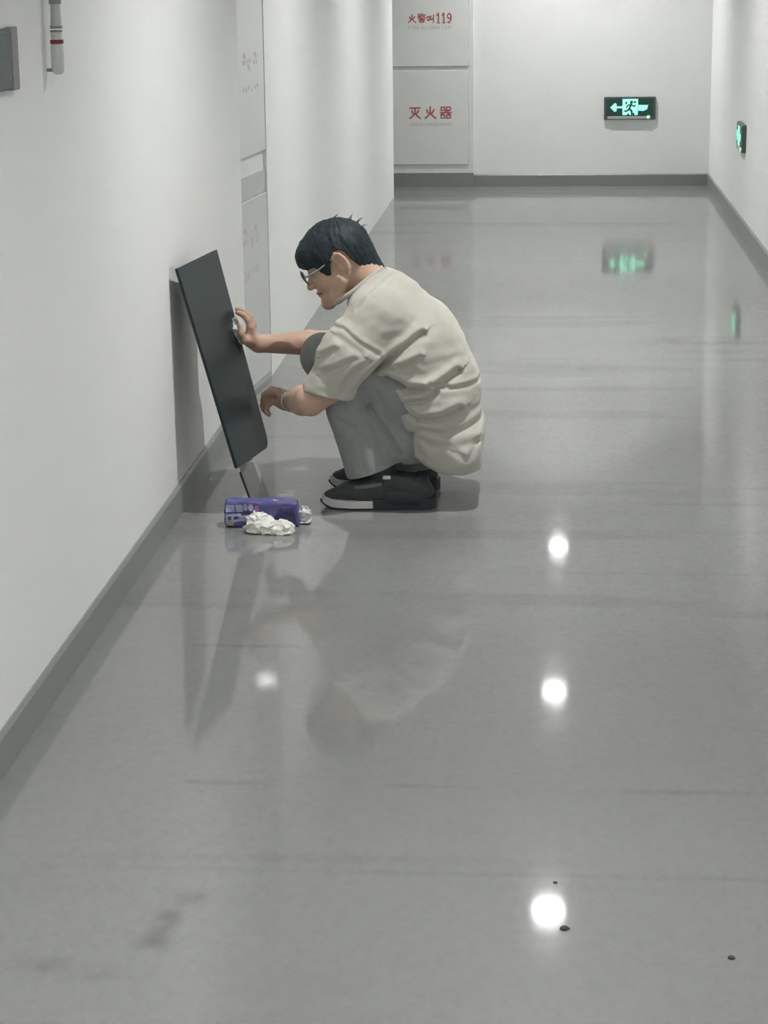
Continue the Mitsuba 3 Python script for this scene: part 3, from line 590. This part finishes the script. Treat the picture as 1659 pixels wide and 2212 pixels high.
# ---- glasses
def ringpts(c, rf, ru, n=26):
    a = np.linspace(0, 2 * np.pi, n + 1); return a
rims, lens = [], []
for s in (1, -1):
    a = np.linspace(0, 2 * np.pi, 31); pts = [h(.112 - .004 * abs(math.sin(t)) - .010 * (s * (.034 + .024 * math.cos(t) * s) - .034) / .024 * .5 + .10 * .02 * math.sin(t), s * .034 + .0235 * math.cos(t), .010 + .0205 * math.sin(t)) for t in a]
    rims.append(tube(pts, .0014, 6))
    cen = np.mean(pts[:-1], axis=0); V_ = np.vstack([pts[:-1], [cen]]); lens.append(trimesh.Trimesh(V_, [[j, (j + 1) % 30, 30] for j in range(30)], process=False))
rims.append(tube([h(.114, -.011, .014), h(.116, 0, .017), h(.114, .011, .014)], .0014, 6))
P('person__glasses__frame', cat(rims), 'glasses_metal', smooth=True, label='thin dark glasses frame')
for i, s in enumerate((1, -1)):
    P('person__glasses__temple_arm' + ('_001' if i else ''), tube([h(.107, s * .060, .015), h(.098, s * .072, .018), h(.06, s * .0785, .022), h(.015, s * .082, .034), h(-.004, s * .083, .042)], [.0022, .0028, .0028, .0022, .0018], 8), 'temple_grey', smooth=True, label='grey temple arm')
    P('person__glasses__lens' + ('_001' if i else ''), lens[i], 'lens_glass', smooth=True)

# ---- shirt
sg = .0036
F = Field(np.arange(-.70, -.14, sg), np.arange(5.50, 6.22, sg), np.arange(.05, .69, sg))
sc = (1, 1.42, 1)
F.chain([(-.235, MID, .16), (-.305, MID, .215), (-.325, MID, .32), (-.375, MID, .435), (-.445, MID, .530)], [.078, .124, .138, .142, .098], k=.03, sc=sc)
F.cone((-.255, 5.74, .155), (-.255, 5.90, .155), .102, k=.03)
F.cone((-.43, MID, .55), (-.478, MID, .605), .090, .062, k=.03)
F.cone((-.46, 5.70, .535), (-.46, 5.94, .535), .085, k=.04)
x, y, z = F.grid(); p3 = np.stack([x, y, z], -1)
OUT = [(-.545, .590), (-.510, .628), (-.470, .655), (-.430, .660), (-.387, .650), (-.345, .600), (-.292, .552), (-.222, .445), (-.186, .350), (-.176, .300), (-.176, .200), (-.182, .104), (-.225, .094), (-.293, .096), (-.360, .124), (-.396, .168), (-.412, .208), (-.408, .250), (-.426, .300), (-.472, .346), (-.492, .395), (-.51, .43), (-.60, .48), (-.60, .545)]
o2 = poly_sd(x, z, OUT).astype(np.float32)
hh = np.clip(.5 + .5 * (o2 - F.d) / .022, 0, 1); F.d = (F.d * (1 - hh) + o2 * hh + .022 * hh * (1 - hh)).astype(np.float32)   # rounded where the outline cuts it
LS = Field(*F.a); LS.chain([(-.455, 5.675, .525), (-.535, 5.645, .435), (-.594, 5.634, .335), (-.610, 5.632, .26)], [.084, .080, .062, .058], k=.030, sc=(1, .92, 1))
L1 = (x + .590) * -.224 + (z - .331) * -.974
LS.d = np.maximum(LS.d, L1).astype(np.float32)
RS = Field(*F.a); RS.chain([(-.445, 5.955, .515), (-.505, 6.05, .435), (-.575, 6.125, .36)], [.080, .072, .064], k=.030)
L2 = (x + .545) * -.62 + (y - 6.09) * .42 + (z - .395) * -.66
RS.d = np.maximum(RS.d, L2).astype(np.float32)
def melt(o, e, k):
    hh = np.clip(.5 + .5 * (o - e) / k, 0, 1); return (o * (1 - hh) + e * hh - k * hh * (1 - hh)).astype(np.float32)
F.d = melt(melt(F.d, LS.d, .018), RS.d, .02)
near = np.clip((5.86 - y) / .08, 0, 1)
def crease(pts, depth, w, lip=0.6):
    """a fold: a groove along the line with a soft ridge on its upper side"""
    e, sd = seg_dist(x, z, pts)
    F.d += (near * (depth * np.exp(-(e / w) ** 2) - lip * depth * np.exp(-((e * sd - 1.7 * w) / (1.2 * w)) ** 2))).astype(np.float32)
crease([(-.51, .345), (-.478, .389), (-.415, .439), (-.337, .495)], .013, .010)
crease([(-.4, .409), (-.371, .418), (-.342, .434)], .006, .008)
crease([(-.434, .371), (-.377, .347), (-.314, .345), (-.245, .385)], .014, .011)
crease([(-.43, .336), (-.396, .306), (-.333, .315), (-.302, .336)], .011, .009)
crease([(-.4, .292), (-.352, .262), (-.289, .265), (-.239, .286)], .013, .011)
crease([(-.346, .232), (-.283, .219), (-.22, .229), (-.182, .245)], .007, .010)
crease([(-.314, .359), (-.258, .346), (-.182, .346)], .007, .007)
crease([(-.365, .215), (-.31, .185), (-.25, .180), (-.20, .19)], .006, .012)
crease([(-.604, .443), (-.569, .464)], .007, .008); crease([(-.598, .399), (-.554, .418), (-.516, .437)], .006, .009); crease([(-.547, .361), (-.516, .399), (-.478, .424)], .005, .009)
crease([(-.589, .519), (-.547, .515), (-.501, .481), (-.453, .449)], .005, .006); crease([(-.51, .565), (-.478, .601), (-.415, .645)], .0042, .005)
crease([(-.358, .235), (-.365, .197), (-.346, .16)], .004, .012); crease([(-.245, .166), (-.214, .147), (-.188, .197)], .005, .009)
crease([(-.56, .495), (-.53, .478), (-.50, .455)], .005, .012)
F.d += (.009 * (meshkit.fbm(p3 * np.array([9, 9, 14]), 3, 5) - .5) + .0035 * (meshkit.noise(p3 * np.array([30, 30, 55]), 6) - .5)).astype(np.float32)
# hollow sleeves, so that the cloth ends in an open hem
V1 = Field(*F.a); V1.chain([(-.555, 5.638, .385), (-.592, 5.634, .335), (-.610, 5.632, .24)], [.038, .051, .050], k=.02, sc=(1, .92, 1))
V2 = Field(*F.a); V2.chain([(-.53, 6.075, .405), (-.63, 6.17, .32)], [.046, .058], k=.02)
V3 = Field(*F.a); V3.cone((-.478, MID, .600), (-.55, MID, .680), .055, .062, k=0)
F.d = np.maximum(np.maximum(F.d, -V1.d), np.maximum(-V2.d, -V3.d)).astype(np.float32)
sm = F.mesh(); sm = max(sm.split(only_watertight=False), key=lambda m: len(m.faces))
P('person__shirt', sm, 'shirt_cloth', smooth=True, label='loose cream short-sleeved shirt')
# collar: a folded band around the neck
col = []
for k_ in range(41):
    t = 2 * math.pi * k_ / 40; col.append(np.array([-.532, MID, .598]) + np.array([.81, 0, .59]) * .086 * math.cos(t) + np.array([0, 1, 0]) * .070 * math.sin(t) + np.array([.4, 0, .8]) * .006 * math.cos(2 * t))
P('person__shirt__collar', tube(col, [.0075] * 41, 8), 'shirt_cloth', smooth=True)

# ---- trousers
tg = .0038
G = Field(np.arange(-.74, -.20, tg), np.arange(5.58, 6.08, tg), np.arange(.03, .50, tg))
G.chain([(-.30, 5.76, .22), (-.42, 5.715, .325), (-.570, 5.690, .412)], [.075, .078, .066], k=.02)
G.chain([(-.46, 5.70, .27), (-.415, 5.715, .19), (-.375, 5.76, .15)], [.060, .068, .060], k=.012)
G.chain([(-.36, 5.90, .17), (-.352, 5.925, .085)], [.06, .045], k=.02)
G.chain([(-.570, 5.690, .412), (-.535, 5.692, .27), (-.482, 5.70, .10)], [.066, .068, .070], k=.010)
G.chain([(-.30, 5.885, .22), (-.46, 5.935, .31), (-.640, 5.965, .376)], [.075, .080, .066], k=.02)
G.chain([(-.640, 5.965, .376), (-.52, 5.945, .23), (-.415, 5.93, .10)], [.066, .068, .078], k=.010)
G.cone((-.30, 5.77, .20), (-.30, 5.87, .20), .085, k=.03)
x, y, z = G.grid(); p3 = np.stack([x, y, z], -1); near = np.clip((5.80 - y) / .05, 0, 1)
for pts, dp, w in (([(-.484, .292), (-.447, .235), (-.405, .165)], .012, .008), ([(-.463, .336), (-.44, .286), (-.421, .267)], .004, .007), ([(-.585, .273), (-.529, .235)], .004, .008), ([(-.59, .33), (-.55, .28), (-.52, .22), (-.50, .12)], .003, .010)):
    e, s = seg_dist(x, z, pts); G.d += (near * dp * np.exp(-(e / w) ** 2)).astype(np.float32)
G.d += (.008 * (meshkit.fbm(p3 * np.array([14, 14, 10]), 3, 15) - .5)).astype(np.float32)
cl = np.where(y < 5.81, -(z - (.084 + (x + .545) * .33)), -(z - .052 - np.maximum(x + .40, -.1) * .15))
wtop = (z - .30) + (x + .30) * 0
legzone = (x > -.6) & (x < -.40 + .0 * z) & (z < .2)
G.d = np.where(legzone | (z < .12), np.maximum(G.d, cl), G.d).astype(np.float32)
G2 = Field(*G.a); G2.chain([(-.490, 5.70, .12), (-.478, 5.70, .03)], [.045, .060], k=.01); G2.chain([(-.42, 5.93, .10), (-.40, 5.93, .0)], [.040, .064], k=.01)
G.d = np.maximum(G.d, -G2.d).astype(np.float32)
gm = G.mesh(); gm = max(gm.split(only_watertight=False), key=lambda m: len(m.faces))
P('person__trousers', gm, 'trouser_cloth', smooth=True, label='grey wide-legged trousers')

# ---- shoes
def shoe(key, x0, yc, L=.322):
    """trainer pointing to -x, toe at x0: dark upper, pale front midsole, dark heel"""
    def P2(k, m, bs, x0, yc, lab=None):
        m = m.copy(); m.apply_translation([x0, yc, 0]); P(k, m, bs, smooth=35, label=lab)
    st = .0032; hx = np.arange(-.02, L + .02, st); S_ = Field(hx, np.arange(-.07, .07, st), np.arange(-.005, .14, st))
    S_.chain([(.030, 0, .026), (.085, 0, .040), (.150, 0, .058), (.205, 0, .076)], [.022, .032, .040, .040], k=.012, sc=(1, 1.05, 1))
    S_.chain([(.205, 0, .074), (.262, 0, .060), (.280, 0, .046)], [.040, .040, .036], k=.012); S_.cone((.12, 0, .03), (.26, 0, .03), .040, .038, k=.01)
    x, y, z = S_.grid(); S_.d = np.maximum(S_.d, .014 + .010 * np.clip((.06 - x) / .06, 0, 1) ** 2 * 0 - z)
    col_ = np.maximum(-(z - (.094 - (x - .18) * .02)), 0); S_.d = np.maximum(S_.d, (z - (.100 - np.abs(x - .19) * .12)))
    ank_ = Field(*S_.a); ank_.cone((.180, 0, .135), (.180, 0, .075), .030, .026, k=0); S_.d = np.maximum(S_.d, -ank_.d)
    um = S_.mesh(); P2(key + '__upper', um, 'shoe_upper', x0, yc)
    def sole(a, b, z0, z1, grow, bs, nm, lab=None):
        n = 40; t = np.linspace(0, 1, n); xx = a + (b - a) * t
        half = lambda q: np.interp(q / .322, [0, .04, .12, .28, .5, .7, .9, .97, 1], [.004, .022, .036, .047, .042, .037, .037, .028, .006]) + grow
        pg = Polygon(list(zip(xx, half(xx))) + list(zip(xx[::-1], -half(xx)[::-1]))); m = trimesh.creation.extrude_polygon(pg, z1 - z0, engine='earcut')
        m = m.subdivide_to_size(.012); v_ = np.array(m.vertices); v_[:, 2] += z0
        lift = .016 * np.clip((.05 - v_[:, 0]) / .05, 0, 1) ** 2; v_[:, 2] += lift; m = trimesh.Trimesh(v_, m.faces, process=False); P2(key + '__' + nm, m, bs, x0, yc, lab)
    sole(.0, .322, .0, .006, .001, 'shoe_dark', 'outsole', 'black outsole')
    sole(.006, .150, .006, .026, .003, 'shoe_white', 'midsole', 'white front midsole')
    sole(.150, .322, .006, .032, .003, 'shoe_dark', 'heel', 'black heel block')
    hc = Field(hx, np.arange(-.07, .07, st), np.arange(.0, .12, st)); hc.chain([(.195, 0, .032), (.268, 0, .034), (.266, 0, .072)], [.0445, .0425, .038], k=.01)
    x, y, z = hc.grid(); hc.d = np.maximum(np.maximum(hc.d, .012 - z), z - (.092 - (.27 - x) * .10)); hc.d = np.maximum(hc.d, -ank_.d[:, :, :hc.d.shape[2]] if False else hc.d)
    a2 = Field(*hc.a); a2.cone((.180, 0, .135), (.180, 0, .075), .031, .027, k=0); hc.d = np.maximum(hc.d, -a2.d); P2(key + '__heel_cup', hc.mesh(), 'shoe_dark', x0, yc, 'black heel cup')
    strap = tube([(.10, -.030, .062), (.13, -.040, .066), (.175, -.043, .075)], [.005, .007, .006], 8); strap.apply_scale([1, 1, 1]); P2(key + '__lace_panel', strap, 'shoe_strap', x0, yc, 'grey side overlay')
    pt = rbox(.178, .200, -.045, -.040, .088, .099, .002); P2(key + '__collar_tab', pt, 'shoe_white', x0, yc, 'small white collar tab')
shoe('person__shoe', -.628, 5.700)
shoe('person__shoe_001', -.628, 5.930, .30)
for i, (a_, b_) in enumerate((((-.452, 5.70, .06), (-.470, 5.70, .165)), ((-.40, 5.93, .05), (-.425, 5.935, .15)))):
    K = Field(np.arange(-.54, -.32, .004), np.arange(5.62, 6.02, .004), np.arange(.02, .23, .004)); K.cone(a_, b_, .041, .044, k=0); P('person__sock' + ('_001' if i else ''), K.mesh(), 'dark_rubber', smooth=True, label='dark sock')
# thin pale band at the left wrist
wb = np.array(WRL); ell = np.array(ELL); ad = (wb - np.array([-.672, 5.70, .300])); ad /= np.linalg.norm(ad); b1 = np.cross(ad, [0, 0, 1]); b1 /= np.linalg.norm(b1); b2 = np.cross(ad, b1); cc = wb - ad * .012
P('person__wristband', tube([cc + .0285 * (math.cos(t) * b1 + math.sin(t) * b2) for t in np.linspace(0, 2 * math.pi, 25)], .0028, 6), 'band_silver', smooth=True, label='thin pale wristband')
